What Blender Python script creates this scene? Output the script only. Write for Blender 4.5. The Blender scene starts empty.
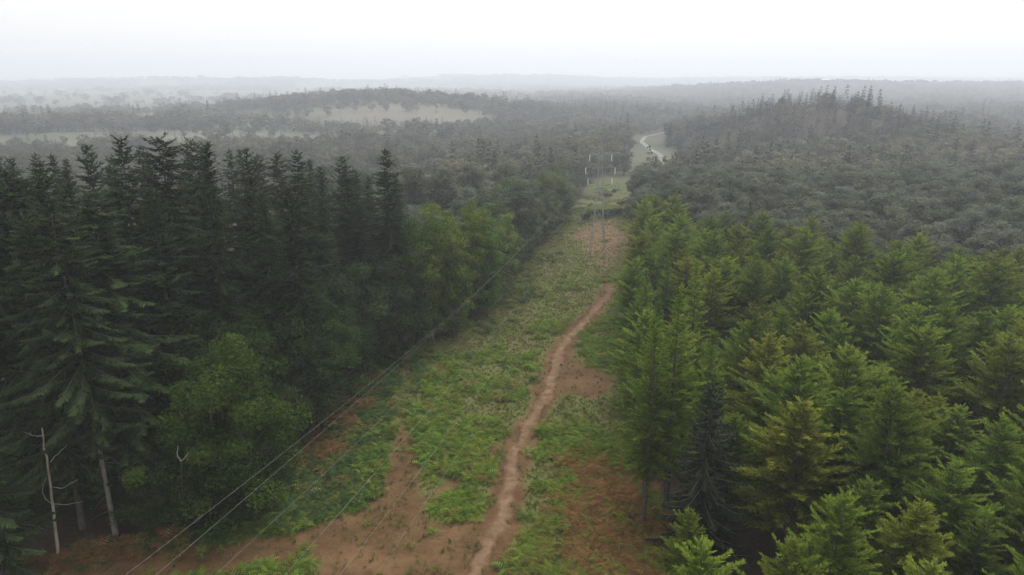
import bpy, math, random
import numpy as np

sc = bpy.context.scene
COL = sc.collection
R = math.radians

# ------------------------------------------------------------------ camera
FPX, PITCH, CAMZ = 700.0, R(16.6), 40.0
cam_d = bpy.data.cameras.new('camera')
cam_d.sensor_width = 36.0
cam_d.lens = FPX / 1024 * 36
cam_d.clip_start = 0.5
cam_d.clip_end = 40000
cam = bpy.data.objects.new('camera', cam_d)
COL.objects.link(cam)
cam.location = (0, 0, CAMZ)
cam.rotation_euler = (R(90) - PITCH, 0, 0)
sc.camera = cam

# ------------------------------------------------------------------ sky and sun (overcast)
SUN_EL, SUN_AZ = R(58), R(25)           # azimuth clockwise from +Y: ahead of the camera, a little to the right
world = bpy.data.worlds.new('World')
sc.world = world
world.use_nodes = True
wn, wl = world.node_tree.nodes, world.node_tree.links
wn.clear()
sky = wn.new('ShaderNodeTexSky')
sky.sky_type = 'NISHITA'
sky.sun_disc = False
sky.sun_elevation = SUN_EL
sky.sun_rotation = SUN_AZ
sky.air_density = 1.0
sky.dust_density = 6.0
sky.ozone_density = 1.0
hs = wn.new('ShaderNodeHueSaturation')
hs.inputs['Saturation'].default_value = 0.10
bg = wn.new('ShaderNodeBackground')
bg.inputs['Strength'].default_value = 0.15
wo = wn.new('ShaderNodeOutputWorld')
cloud = wn.new('ShaderNodeMix')          # an even sheet of cloud lets only a little of the clear sky through
cloud.data_type = 'RGBA'
cloud.inputs['Factor'].default_value = 0.75
cloud.inputs['B'].default_value = (5.4, 5.3, 5.12, 1)
wl.new(sky.outputs[0], hs.inputs['Color'])
wl.new(hs.outputs[0], cloud.inputs['A'])
wl.new(cloud.outputs['Result'], bg.inputs['Color'])
wl.new(bg.outputs[0], wo.inputs['Surface'])

sun_d = bpy.data.lights.new('sun', 'SUN')
sun_d.energy = 1.5
sun_d.angle = R(50)
sun_d.color = (1.0, 0.97, 0.93)
sun = bpy.data.objects.new('sun', sun_d)
COL.objects.link(sun)
sun.rotation_euler = (R(90) - SUN_EL, 0, R(180) - SUN_AZ)

sc.view_settings.view_transform = 'Standard'
sc.view_settings.look = 'None'
sc.view_settings.exposure = 0.68
sc.view_settings.gamma = 1.0
cy = sc.cycles
cy.use_denoising = True
cy.max_bounces = 8
cy.diffuse_bounces = 3
cy.glossy_bounces = 1
cy.transmission_bounces = 2
cy.volume_bounces = 6
cy.denoising_prefilter = 'NONE'
cy.use_adaptive_sampling = False

# ------------------------------------------------------------------ helpers
def hash2(ix, iy, seed):
    n = (ix.astype(np.int64) * 374761393 + iy.astype(np.int64) * 668265263 + seed * 1442695041) & 0xffffffff
    n = ((n ^ (n >> 13)) * 1274126177) & 0xffffffff
    n = n ^ (n >> 16)
    return (n & 0xffff) / 65535.0

def vnoise(x, y, scale, seed=0):
    x = np.asarray(x, float) / scale
    y = np.asarray(y, float) / scale
    ix, iy = np.floor(x), np.floor(y)
    fx, fy = x - ix, y - iy
    fx = fx * fx * (3 - 2 * fx)
    fy = fy * fy * (3 - 2 * fy)
    a, b = hash2(ix, iy, seed), hash2(ix + 1, iy, seed)
    c, d = hash2(ix, iy + 1, seed), hash2(ix + 1, iy + 1, seed)
    return (a + (b - a) * fx) * (1 - fy) + (c + (d - c) * fx) * fy

def fbm(x, y, scale, seed=0, octs=3):
    v, a, t = 0, 1.0, 0
    for o in range(octs):
        v = v + a * vnoise(x, y, scale / 2 ** o, seed + o * 17)
        t += a
        a *= 0.5
    return v / t

def sstep(a, b, x):
    t = np.clip((np.asarray(x, float) - a) / (b - a), 0, 1)
    return t * t * (3 - 2 * t)

def gauss(x, y, cx, cy_, sx, sy):
    return np.exp(-0.5 * (((x - cx) / sx) ** 2 + ((y - cy_) / sy) ** 2))

def ground(x, y):
    """height of the terrain, metres"""
    x = np.asarray(x, float)
    y = np.asarray(y, float)
    z = 0.35 * (fbm(x, y, 14, 3) - 0.5) * sstep(20, 40, y)
    z = z - 7.0 * sstep(203, 285, y) + 2.0 * (fbm(x, y, 160, 5) - 0.5) * sstep(220, 400, y)
    z = z - 6.0 * sstep(500, 1500, y)
    z = z + 28 * gauss(x, y, 208, 490, 46, 58)
    z = z + 16 * gauss(x, y, -120, 900, 105, 70) + 21 * gauss(x, y, -260, 1060, 120, 120)
    z = z + 29 * sstep(200, 900, x) * gauss(x * 0, y, 0, 2200, 1, 330)
    z = z + 7 * gauss(x, y, 640, 2150, 330, 260)
    z = z + 10 * (fbm(x, y, 700, 9) - 0.5) * sstep(900, 2500, y)
    # far hills closing the horizon
    z = z + 92 * sstep(6800, 9800, y) * (0.35 + 0.65 * sstep(0.35, 0.75, vnoise(x, y * 0.3, 1900, 21)))
    z = z + 40 * gauss(x, y, -3100, 6400, 900, 500) + 42 * gauss(x, y, -560, 7600, 900, 600)
    # faint nearer ridges
    z = z + 58 * gauss(x, y, -1900, 4300, 800, 350) + 66 * gauss(x, y, -330, 5200, 650, 400) + 56 * gauss(x, y, 2300, 5200, 1500, 450)
    return z

def gz(x, y):
    return float(ground(np.array([x]), np.array([y]))[0])

def ray(px, py):
    a, b = (px - 512) / FPX, (287.5 - py) / FPX
    return a, math.cos(PITCH) + b * math.sin(PITCH), -math.sin(PITCH) + b * math.cos(PITCH)

def at(px, py, Y):
    """the point of a pixel's sight line at distance Y in front of the camera"""
    a, b, c = ray(px, py)
    return np.array((a / b * Y, Y, CAMZ + c / b * Y))

def in_view(X, Y, Z, mx=40, my=40):
    f = Y * math.cos(PITCH) - (Z - CAMZ) * math.sin(PITCH)
    if f < 3:
        return False
    u = Y * math.sin(PITCH) + (Z - CAMZ) * math.cos(PITCH)
    px, py = 512 + FPX * X / f, 287.5 - FPX * u / f
    return -mx < px < 1024 + mx and -my < py < 575 + my

ONES = ['zeroth', 'first', 'second', 'third', 'fourth', 'fifth', 'sixth', 'seventh', 'eighth', 'ninth', 'tenth',
        'eleventh', 'twelfth', 'thirteenth', 'fourteenth', 'fifteenth', 'sixteenth', 'seventeenth', 'eighteenth',
        'nineteenth', 'twentieth']
def ordinal(n):
    if n <= 20:
        return ONES[n]
    t = {2: 'twenty', 3: 'thirty', 4: 'forty', 5: 'fifty'}[n // 10]
    return t + '-' + ONES[n % 10] if n % 10 else {2: 'twentieth', 3: 'thirtieth', 4: 'fortieth', 5: 'fiftieth'}[n // 10]

class MB:
    """collects vertices, quads / tris and a per-vertex tint, builds one mesh"""
    def __init__(s):
        s.v, s.f, s.t, s.n = [], [], [], 0
        s.loops, s.starts, s.m = [], [], []
    def add(s, verts, faces, tint=0.5, mat=0):
        verts = np.asarray(verts, float).reshape(-1, 3)
        s.v.append(verts)
        s.t.append(np.broadcast_to(np.asarray(tint, float), (len(verts),)))
        faces = np.asarray(faces, int)
        s.f.append(faces + s.n)
        s.m.append(np.full(len(faces), mat))
        s.n += len(verts)
    def quads(s, V, tint, mat=0):
        """V: (n,4,3)"""
        n = len(V)
        if n:
            s.add(V.reshape(-1, 3), np.arange(n * 4).reshape(n, 4), np.repeat(np.broadcast_to(tint, (n,)), 4), mat)
    def tube(s, pts, rad, sides=6, tint=0.5, mat=0, cap=True):
        pts = np.asarray(pts, float)
        rad = np.broadcast_to(np.asarray(rad, float), (len(pts),))
        tang = np.gradient(pts, axis=0)
        tang /= np.linalg.norm(tang, axis=1)[:, None] + 1e-9
        ref = np.array([0, 0, 1.0]) if abs(tang[0][2]) < 0.8 else np.array([1.0, 0, 0])
        u = np.cross(tang, ref)
        u /= np.linalg.norm(u, axis=1)[:, None] + 1e-9
        w = np.cross(tang, u)
        a = np.arange(sides) * 2 * math.pi / sides
        ring = pts[:, None] + rad[:, None, None] * (np.cos(a)[None, :, None] * u[:, None] + np.sin(a)[None, :, None] * w[:, None])
        F = []
        for i in range(len(pts) - 1):
            for j in range(sides):
                k = (j + 1) % sides
                F.append((i * sides + j, i * sides + k, (i + 1) * sides + k, (i + 1) * sides + j))
        s.add(ring.reshape(-1, 3), F, tint, mat)
    def box(s, lo, hi, mat=0):
        x0, y0, z0 = lo
        x1, y1, z1 = hi
        V = [(x0, y0, z0), (x1, y0, z0), (x1, y1, z0), (x0, y1, z0), (x0, y0, z1), (x1, y0, z1), (x1, y1, z1), (x0, y1, z1)]
        s.add(V, [(0, 3, 2, 1), (4, 5, 6, 7), (0, 1, 5, 4), (1, 2, 6, 5), (2, 3, 7, 6), (3, 0, 4, 7)], 0.5, mat)
    def mesh(s, name, mats, smooth=False):
        me = bpy.data.meshes.new(name)
        V = np.concatenate(s.v)
        loops, starts, tot, mi = [], [], 0, []
        for F, m in zip(s.f, s.m):
            loops.append(F.reshape(-1))
            starts.append(tot + np.arange(len(F)) * F.shape[1])
            tot += F.size
            mi.append(m)
        loops, starts, mi = np.concatenate(loops), np.concatenate(starts), np.concatenate(mi)
        me.vertices.add(len(V))
        me.vertices.foreach_set('co', V.astype(np.float32).ravel())
        me.loops.add(len(loops))
        me.loops.foreach_set('vertex_index', loops.astype(np.int32))
        me.polygons.add(len(starts))
        me.polygons.foreach_set('loop_start', starts.astype(np.int32))
        me.polygons.foreach_set('material_index', mi.astype(np.int32))
        if smooth:
            me.polygons.foreach_set('use_smooth', np.ones(len(starts), bool))
        a = me.attributes.new('tint', 'FLOAT', 'POINT')
        a.data.foreach_set('value', np.concatenate(s.t).astype(np.float32))
        for m in (mats if isinstance(mats, (list, tuple)) else [mats]):
            me.materials.append(m)
        me.update(calc_edges=True)
        return me

def link(name, me, parent=None, loc=None):
    o = bpy.data.objects.new(name, me)
    COL.objects.link(o)
    if parent is not None:
        o.parent = parent
    if loc is not None:
        o.location = loc
    return o

def tag(o, label, cat=None, group=None, kind=None):
    o['label'] = label
    if cat:
        o['category'] = cat
    if group:
        o['group'] = group
    if kind:
        o['kind'] = kind
    return o

# ------------------------------------------------------------------ materials
def new_mat(name):
    m = bpy.data.materials.new(name)
    m.use_nodes = True
    m.node_tree.nodes.clear()
    return m, m.node_tree.nodes, m.node_tree.links

def leaf_mat(name, c1, c2, trans=0.25, var=0.35, hue=0.03, stand=0.0, c3=(0.13, 0.11, 0.07)):
    """foliage: tint attribute runs from c1 to c2, every plant a little different"""
    m, N, L = new_mat(name)
    at_ = N.new('ShaderNodeAttribute')
    at_.attribute_name = 'tint'
    mix = N.new('ShaderNodeMix')
    mix.data_type = 'RGBA'
    mix.inputs['A'].default_value = (*c1, 1)
    mix.inputs['B'].default_value = (*c2, 1)
    L.new(at_.outputs['Fac'], mix.inputs['Factor'])
    oi = N.new('ShaderNodeObjectInfo')
    mv = N.new('ShaderNodeMapRange')
    mv.inputs['To Min'].default_value = 1 - var
    mv.inputs['To Max'].default_value = 1 + var
    L.new(oi.outputs['Random'], mv.inputs['Value'])
    wn_ = N.new('ShaderNodeTexWhiteNoise')
    wn_.noise_dimensions = '1D'
    L.new(oi.outputs['Random'], wn_.inputs['W'])
    mh = N.new('ShaderNodeMapRange')
    mh.inputs['To Min'].default_value = 0.5 - hue
    mh.inputs['To Max'].default_value = 0.5 + hue
    L.new(wn_.outputs['Value'], mh.inputs['Value'])
    h = N.new('ShaderNodeHueSaturation')
    col = mix.outputs['Result']
    if stand:                                   # stands of another species or age
        nz = N.new('ShaderNodeTexNoise')
        nz.inputs['Scale'].default_value = stand
        nz.inputs['Detail'].default_value = 3
        L.new(oi.outputs['Location'], nz.inputs['Vector'])
        rp = N.new('ShaderNodeMapRange')
        rp.inputs['From Min'].default_value = 0.46
        rp.inputs['From Max'].default_value = 0.64
        rp.inputs['To Max'].default_value = 0.75
        L.new(nz.outputs['Fac'], rp.inputs['Value'])
        m2 = N.new('ShaderNodeMix')
        m2.data_type = 'RGBA'
        L.new(rp.outputs[0], m2.inputs['Factor'])
        L.new(col, m2.inputs['A'])
        m2.inputs['B'].default_value = (*c3, 1)
        col = m2.outputs['Result']
    L.new(col, h.inputs['Color'])
    L.new(mv.outputs[0], h.inputs['Value'])
    L.new(mh.outputs[0], h.inputs['Hue'])
    d = N.new('ShaderNodeBsdfDiffuse')
    t = N.new('ShaderNodeBsdfTranslucent')
    L.new(h.outputs[0], d.inputs['Color'])
    L.new(h.outputs[0], t.inputs['Color'])
    ms = N.new('ShaderNodeMixShader')
    ms.inputs[0].default_value = trans
    L.new(d.outputs[0], ms.inputs[1])
    L.new(t.outputs[0], ms.inputs[2])
    o = N.new('ShaderNodeOutputMaterial')
    L.new(ms.outputs[0], o.inputs['Surface'])
    return m

def rough_mat(name, c1, c2, scale=3.0, rough=0.9, bump=0.3, metallic=0.0, stretch=(1, 1, 1)):
    m, N, L = new_mat(name)
    tc = N.new('ShaderNodeTexCoord')
    mp = N.new('ShaderNodeMapping')
    mp.inputs['Scale'].default_value = stretch
    L.new(tc.outputs['Object'], mp.inputs['Vector'])
    nz = N.new('ShaderNodeTexNoise')
    nz.inputs['Scale'].default_value = scale
    nz.inputs['Detail'].default_value = 5
    L.new(mp.outputs[0], nz.inputs['Vector'])
    rp = N.new('ShaderNodeValToRGB')
    rp.color_ramp.elements[0].position = 0.35
    rp.color_ramp.elements[1].position = 0.65
    rp.color_ramp.elements[0].color = (*c1, 1)
    rp.color_ramp.elements[1].color = (*c2, 1)
    L.new(nz.outputs['Fac'], rp.inputs['Fac'])
    p = N.new('ShaderNodeBsdfPrincipled')
    p.inputs['Roughness'].default_value = rough
    p.inputs['Metallic'].default_value = metallic
    L.new(rp.outputs[0], p.inputs['Base Color'])
    b = N.new('ShaderNodeBump')
    b.inputs['Strength'].default_value = bump
    b.inputs['Distance'].default_value = 0.05
    L.new(nz.outputs['Fac'], b.inputs['Height'])
    L.new(b.outputs[0], p.inputs['Normal'])
    o = N.new('ShaderNodeOutputMaterial')
    L.new(p.outputs[0], o.inputs['Surface'])
    return m

M = {}
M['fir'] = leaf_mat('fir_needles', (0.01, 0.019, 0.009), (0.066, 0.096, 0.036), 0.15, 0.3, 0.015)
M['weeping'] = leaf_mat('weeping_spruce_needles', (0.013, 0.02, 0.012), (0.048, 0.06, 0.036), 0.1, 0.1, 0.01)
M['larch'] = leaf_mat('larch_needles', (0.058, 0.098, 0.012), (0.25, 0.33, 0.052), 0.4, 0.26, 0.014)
M['larch_yellow'] = leaf_mat('larch_needles_yellow', (0.078, 0.106, 0.013), (0.285, 0.32, 0.052), 0.4, 0.22, 0.012)
M['oak'] = leaf_mat('oak_leaves', (0.022, 0.046, 0.013), (0.075, 0.115, 0.03), 0.25, 0.25, 0.02)
M['bright'] = leaf_mat('bright_leaves', (0.017, 0.036, 0.009), (0.084, 0.125, 0.025), 0.3, 0.15, 0.01)
M['dark_oak'] = leaf_mat('dark_leaves', (0.02, 0.034, 0.014), (0.058, 0.082, 0.03), 0.2, 0.25, 0.02)
M['pine'] = leaf_mat('pine_needles', (0.090, 0.104, 0.074), (0.162, 0.176, 0.130), 0.35, 0.28, 0.02, 0.03, (0.105, 0.132, 0.078))
M['rusty'] = leaf_mat('rusty_needles', (0.16, 0.085, 0.03), (0.24, 0.13, 0.045), 0.2, 0.1, 0.01)
M['light_green'] = leaf_mat('light_green_leaves', (0.056, 0.1, 0.014), (0.2, 0.27, 0.052), 0.35, 0.38, 0.02)
M['edge_green'] = leaf_mat('edge_leaves', (0.066, 0.09, 0.038), (0.14, 0.172, 0.078), 0.2, 0.3, 0.02)
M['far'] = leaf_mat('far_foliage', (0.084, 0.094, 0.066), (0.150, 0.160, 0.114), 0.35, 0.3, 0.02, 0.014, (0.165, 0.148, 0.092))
M['fardark'] = leaf_mat('far_conifer_foliage', (0.026, 0.036, 0.028), (0.064, 0.076, 0.056), 0.1, 0.4, 0.02, 0.02, (0.085, 0.082, 0.05))
M['bush'] = leaf_mat('gorse_foliage', (0.020, 0.036, 0.018), (0.05, 0.075, 0.03), 0.15, 0.25, 0.02)
M['fern'] = leaf_mat('bracken_green', (0.076, 0.134, 0.018), (0.165, 0.24, 0.042), 0.3, 0.4, 0.02)
M['fern_deep'] = leaf_mat('bracken_deep_green', (0.036, 0.068, 0.022), (0.08, 0.128, 0.044), 0.3, 0.4, 0.02)
M['fern_yellow'] = leaf_mat('bracken_yellowing', (0.125, 0.135, 0.028), (0.225, 0.215, 0.055), 0.3, 0.3, 0.03)
M['fern_rust'] = leaf_mat('bracken_rust', (0.12, 0.068, 0.028), (0.225, 0.128, 0.054), 0.2, 0.35, 0.02)
M['grass'] = leaf_mat('grass_blades', (0.1, 0.128, 0.03), (0.195, 0.205, 0.06), 0.45, 0.35, 0.03)
M['flower'] = leaf_mat('pale_flowers', (0.25, 0.21, 0.21), (0.42, 0.36, 0.36), 0.2, 0.1, 0.01)
M['bark'] = rough_mat('conifer_bark', (0.040, 0.032, 0.026), (0.095, 0.080, 0.066), 2.0, 0.95, 0.5, 0, (3, 3, 0.6))
M['pale_bark'] = rough_mat('pale_fir_bark', (0.10, 0.09, 0.08), (0.19, 0.17, 0.148), 2.0, 0.95, 0.5, 0, (3, 3, 0.6))
M['birch'] = rough_mat('birch_bark', (0.08, 0.072, 0.062), (0.18, 0.165, 0.145), 2.5, 0.9, 0.3, 0, (1, 1, 2.5))
M['dead'] = rough_mat('weathered_deadwood', (0.20, 0.13, 0.09), (0.40, 0.37, 0.34), 0.8, 0.9, 0.4, 0, (2, 2, 0.7))
M['dead_branch'] = rough_mat('bleached_branch', (0.22, 0.20, 0.185), (0.36, 0.34, 0.32), 2.0, 0.9, 0.2)
M['steel'] = rough_mat('galvanised_steel', (0.20, 0.205, 0.21), (0.28, 0.285, 0.29), 2.0, 0.7, 0.05, 0.0)
M['wire'] = rough_mat('aluminium_conductor', (0.20, 0.20, 0.20), (0.26, 0.26, 0.26), 0.5, 0.5, 0.0, 0.3)
M['porcelain'] = rough_mat('glazed_insulator', (0.80, 0.80, 0.80), (0.86, 0.86, 0.86), 1.0, 0.25, 0.0)
M['white_wall'] = rough_mat('whitewashed_wall', (0.74, 0.73, 0.70), (0.82, 0.81, 0.79), 0.3, 0.8, 0.0)
M['roof'] = rough_mat('pale_sheet_roof', (0.60, 0.60, 0.60), (0.72, 0.72, 0.72), 0.3, 0.6, 0.0)

# ------------------------------------------------------------------ layout of the clearing (ground metres)
XL_ = np.array([(30, -95), (42, -66), (50, -45), (54, -33), (57, -25.5), (60, -22.5), (70, -23.5), (94, -20.2), (102, -15),
                (109, -8), (126, -3), (166, 6), (201, 16.5), (246, 21), (309, 32), (340, 40), (420, 66)], float)
XR_ = np.array([(30, 8), (50, 11), (56, 12), (72, 13), (83, 13.4), (105, 18), (132, 24), (204, 38), (240, 44), (340, 69), (420, 92)], float)
def XL(y): return np.interp(y, XL_[:, 0], XL_[:, 1])
def XR(y): return np.interp(y, XR_[:, 0], XR_[:, 1])

MAIN = [(-8, 36), (-5.5, 44), (-3.4, 49.5), (-1.1, 57.2), (-0.3, 64), (0.3, 70), (1.9, 75.6), (3.8, 82), (5.2, 87.7), (6.2, 94),
        (7.4, 100.5), (9.6, 107.5), (12.6, 114.5), (16.2, 123), (19.0, 130), (20.2, 136)]
LEFTP = [(-13, 38), (-11.4, 46), (-10.7, 57), (-11.7, 66), (-13, 75), (-14.0, 82), (-14.6, 89.3), (-15.4, 101)]
CROSS = [(-70, 40), (-52, 45.5), (-40, 48.4), (-33, 49.8), (-27, 51.4), (-19.2, 54.0), (-14, 57), (-11.2, 60)]
DIAG = [(-9.5, 58.5), (-6.5, 62.5), (-3.6, 67.5), (-0.6, 72), (1.4, 75)]
FARP = [(20.2, 136), (21, 146), (24, 160), (27.5, 178), (29, 204)]

def pdist(x, y, line):
    d = np.full(np.shape(x), 1e9)
    for (ax, ay), (bx, by) in zip(line[:-1], line[1:]):
        dx, dy = bx - ax, by - ay
        t = np.clip(((x - ax) * dx + (y - ay) * dy) / (dx * dx + dy * dy), 0, 1)
        d = np.minimum(d, np.hypot(x - ax - t * dx, y - ay - t * dy))
    return d

def dirt_mask(x, y):
    w = (fbm(x, y, 3.6, 41, 4) - 0.5) * 3.6
    d = sstep(1.0, -1.0, pdist(x, y, MAIN) + w * 0.8 - 1.75 - 0.6 * sstep(70, 50, y))
    d = np.maximum(d, 0.9 * sstep(1.0, -1.0, pdist(x, y, LEFTP) + w * 0.7 - 2.2 * sstep(84, 58, y)) * sstep(88, 70, y))
    d = np.maximum(d, sstep(1.2, -1.2, pdist(x, y, CROSS) + w - 2.3))
    d = np.maximum(d, 0.85 * sstep(0.8, -0.8, pdist(x, y, DIAG) + w * 0.5 - 0.9))
    d = np.maximum(d, sstep(0.50, 0.75, gauss(x, y, -9.0, 51.5, 7.6, 6.8) + 0.5 * (w / 3.0)))
    d = np.maximum(d, 0.9 * sstep(0.45, 0.75, gauss(x, y, 8.5, 90.5, 5.0, 6.5) + 0.5 * (w / 3.0)))
    d = np.maximum(d, 0.7 * sstep(0.5, 0.8, gauss(x, y, 19.8, 133, 2.5, 6) + 0.5 * (w / 3.0)))
    return d

def edge_mask(x, y):
    """thin dry grass worn along the paths"""
    w = (fbm(x, y, 4.0, 47) - 0.5) * 4.5
    d = np.minimum(pdist(x, y, MAIN + FARP), np.minimum(pdist(x, y, LEFTP[:6]), np.minimum(pdist(x, y, CROSS), pdist(x, y, DIAG))))
    return 0.7 * sstep(3.6, 0.5, d + w)

def rust_mask(x, y):
    w = fbm(x, y, 4.0, 77) - 0.5
    r = sstep(0.35, 0.75, 1.05 * gauss(x, y, 9.5, 56, 5.0, 9) + w)
    r = np.maximum(r, sstep(0.35, 0.75, gauss(x, y, -44, 51.5, 14, 3.4) + 0.9 * w))
    r = np.maximum(r, 0.7 * sstep(0.4, 0.8, gauss(x, y, -22.5, 84, 3.2, 12) + w))
    return r

def heath_mask(x, y):
    w = fbm(x, y, 7.0, 91) - 0.5
    w2 = fbm(x, y, 2.2, 95) - 0.5
    return 0.9 * sstep(0.25, 0.95, gauss(x, y, 29.0, 176, 8.0, 27) + 1.5 * w + 0.8 * w2) * sstep(225, 205, y)

def fern_density(x, y):
    """0..1 how thickly bracken stands"""
    n = fbm(x, y, 8.0, 11, 3) + 0.45 * (vnoise(x, y, 1.6, 13) - 0.5)
    base = 0.51 + 0.05 * sstep(92, 110, y)
    base = base - 0.30 * gauss(x, y, -19.5, 72, 4.5, 17)            # bank under the left trees
    base = base - 0.22 * gauss(x, y, 9, 62, 5.5, 13)               # right of the track
    base = base - 0.16 * gauss(x, y, -4.5, 60, 3.0, 7) - 0.16 * gauss(x, y, -6, 82, 6, 10)
    base = base - 0.16 * gauss(x, y, -12.5, 97, 4, 6) - 0.12 * gauss(x, y, 14, 104, 4, 10)
    base = base + 0.20 * gauss(x, y, 0, 96, 5, 9) + 0.16 * sstep(140, 165, y) * sstep(250, 205, y)
    base = base - 0.14 * sstep(0, 3, XL(y) + 7 - x) * sstep(105, 120, y) * sstep(215, 195, y)
    d = sstep(base - 0.03, base + 0.05, n)
    d = d * (1 - sstep(0.25, 0.6, dirt_mask(x, y)))
    d = d * (1 - 0.95 * sstep(1.5, 0.6, pdist(x, y, LEFTP)))
    return d * sstep(-1.5, 0.5, x - XL(y)) * sstep(-2.5, 0.0, XR(y) + 1 - x)

# ------------------------------------------------------------------ the ground, one sheet to the horizon
def axis(lo, hi, a, b, fine, growth=1.16):
    mid = list(np.arange(a, b + 1e-6, fine))
    s, v, up = fine, b, []
    while v < hi:
        s *= growth
        v += s
        up.append(min(v, hi))
    s, v, dn = fine, a, []
    while v > lo:
        s *= growth
        v -= s
        dn.append(max(v, lo))
    return np.array(dn[::-1] + mid + up)

gx = axis(-10500, 10500, -48, 42, 0.5, 1.07)
gy = axis(-250, 12500, 40, 215, 0.5, 1.035)
GX, GY = np.meshgrid(gx, gy)
X, Y = GX.ravel(), GY.ravel()
Z = ground(X, Y)
dm, rm, hm, fd = dirt_mask(X, Y), rust_mask(X, Y), heath_mask(X, Y), fern_density(X, Y)
inside = sstep(-1.5, 1.0, X - XL(Y)) * sstep(-1.5, 1.0, XR(Y) - X)
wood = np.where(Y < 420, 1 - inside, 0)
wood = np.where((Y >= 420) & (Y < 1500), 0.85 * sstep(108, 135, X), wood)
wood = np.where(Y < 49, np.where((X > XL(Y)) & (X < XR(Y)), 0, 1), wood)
Z = Z - 0.10 * sstep(0.3, 0.9, dm) * inside
nxg, nyg = len(gx), len(gy)
idx = np.arange(nxg * nyg).reshape(nyg, nxg)
Q = np.stack([idx[:-1, :-1], idx[:-1, 1:], idx[1:, 1:], idx[1:, :-1]], -1).reshape(-1, 4)

def ground_mat():
    m, N, L = new_mat('ground_cover')
    def attr(n):
        a = N.new('ShaderNodeAttribute')
        a.attribute_name = n
        return a.outputs['Fac']
    geo = N.new('ShaderNodeNewGeometry')
    def noise(scale, detail=6):
        n = N.new('ShaderNodeTexNoise')
        n.inputs['Scale'].default_value = scale
        n.inputs['Detail'].default_value = detail
        n.inputs['Roughness'].default_value = 0.65
        L.new(geo.outputs['Position'], n.inputs['Vector'])
        return n.outputs['Fac']
    def ramp(fac, stops):
        r = N.new('ShaderNodeValToRGB')
        e = r.color_ramp.elements
        while len(e) < len(stops):
            e.new(0.5)
        for i, (p, c) in enumerate(stops):
            e[i].position = p
            e[i].color = (*c, 1)
        L.new(fac, r.inputs['Fac'])
        return r.outputs[0]
    def mixc(a, b, f):
        x = N.new('ShaderNodeMix')
        x.data_type = 'RGBA'
        L.new(a, x.inputs['A'])
        L.new(b, x.inputs['B'])
        L.new(f, x.inputs['Factor'])
        return x.outputs['Result']
    def frayed(mask, amount, nz):
        """mask edge broken up by fine noise"""
        a = N.new('ShaderNodeMath')
        a.operation = 'MULTIPLY_ADD'
        L.new(nz, a.inputs[0])
        a.inputs[1].default_value = amount
        L.new(mask, a.inputs[2])
        r = N.new('ShaderNodeMapRange')
        r.inputs['From Min'].default_value = amount * 0.5 + 0.25
        r.inputs['From Max'].default_value = amount * 0.5 + 0.75
        L.new(a.outputs[0], r.inputs['Value'])
        return r.outputs[0]
    n_f, n_m, n_l, n_x = noise(2.6), noise(0.5), noise(0.09), noise(0.006)
    grass = ramp(n_f, [(0.28, (0.056, 0.058, 0.020)), (0.48, (0.088, 0.100, 0.028)), (0.72, (0.132, 0.138, 0.044))])
    straw = ramp(n_f, [(0.3, (0.074, 0.054, 0.024)), (0.7, (0.130, 0.100, 0.046))])
    g = mixc(grass, straw, ramp(n_l, [(0.46, (0, 0, 0)), (0.62, (0.6, 0.6, 0.6))]))
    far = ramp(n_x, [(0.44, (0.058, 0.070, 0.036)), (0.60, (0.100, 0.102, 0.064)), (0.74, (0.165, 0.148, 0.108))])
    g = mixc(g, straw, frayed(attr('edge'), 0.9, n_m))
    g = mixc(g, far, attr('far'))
    heath = ramp(n_m, [(0.32, (0.085, 0.084, 0.032)), (0.5, (0.140, 0.088, 0.047)), (0.68, (0.190, 0.112, 0.066))])
    g = mixc(g, heath, frayed(attr('heath'), 0.6, n_m))
    lit = ramp(n_f, [(0.3, (0.045, 0.030, 0.016)), (0.7, (0.110, 0.068, 0.035))])
    g = mixc(g, lit, frayed(attr('rust'), 0.5, n_m))
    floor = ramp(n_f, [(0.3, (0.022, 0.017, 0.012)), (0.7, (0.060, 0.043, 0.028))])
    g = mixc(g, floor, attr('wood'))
    n_d = noise(0.22, 8)
    dirt = ramp(n_d, [(0.34, (0.044, 0.023, 0.010)), (0.48, (0.092, 0.049, 0.022)), (0.66, (0.160, 0.094, 0.047))])
    dirt = mixc(dirt, ramp(n_f, [(0.3, (0.062, 0.038, 0.016)), (0.7, (0.145, 0.092, 0.042))]), ramp(n_l, [(0.40, (0.15, 0.15, 0.15)), (0.65, (0.8, 0.8, 0.8))]))
    g = mixc(g, dirt, frayed(attr('dirt'), 0.7, n_m))
    sand = ramp(n_x, [(0.35, (0.085, 0.082, 0.058)), (0.65, (0.150, 0.132, 0.102))])
    g = mixc(g, sand, attr('sand'))
    p = N.new('ShaderNodeBsdfPrincipled')
    p.inputs['Roughness'].default_value = 0.95
    p.inputs['Specular IOR Level'].default_value = 0.15
    L.new(g, p.inputs['Base Color'])
    b = N.new('ShaderNodeBump')
    b.inputs['Strength'].default_value = 0.7
    b.inputs['Distance'].default_value = 0.12
    L.new(n_f, b.inputs['Height'])
    L.new(b.outputs[0], p.inputs['Normal'])
    o = N.new('ShaderNodeOutputMaterial')
    L.new(p.outputs[0], o.inputs['Surface'])
    return m
M['ground'] = ground_mat()

def sand_mask(x, y):
    return np.clip(sstep(0.42, 0.62, gauss(x, y, -140, 825, 85, 50) + 1.2 * (fbm(x, y, 45, 33) - 0.5)), 0, 1)

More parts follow.
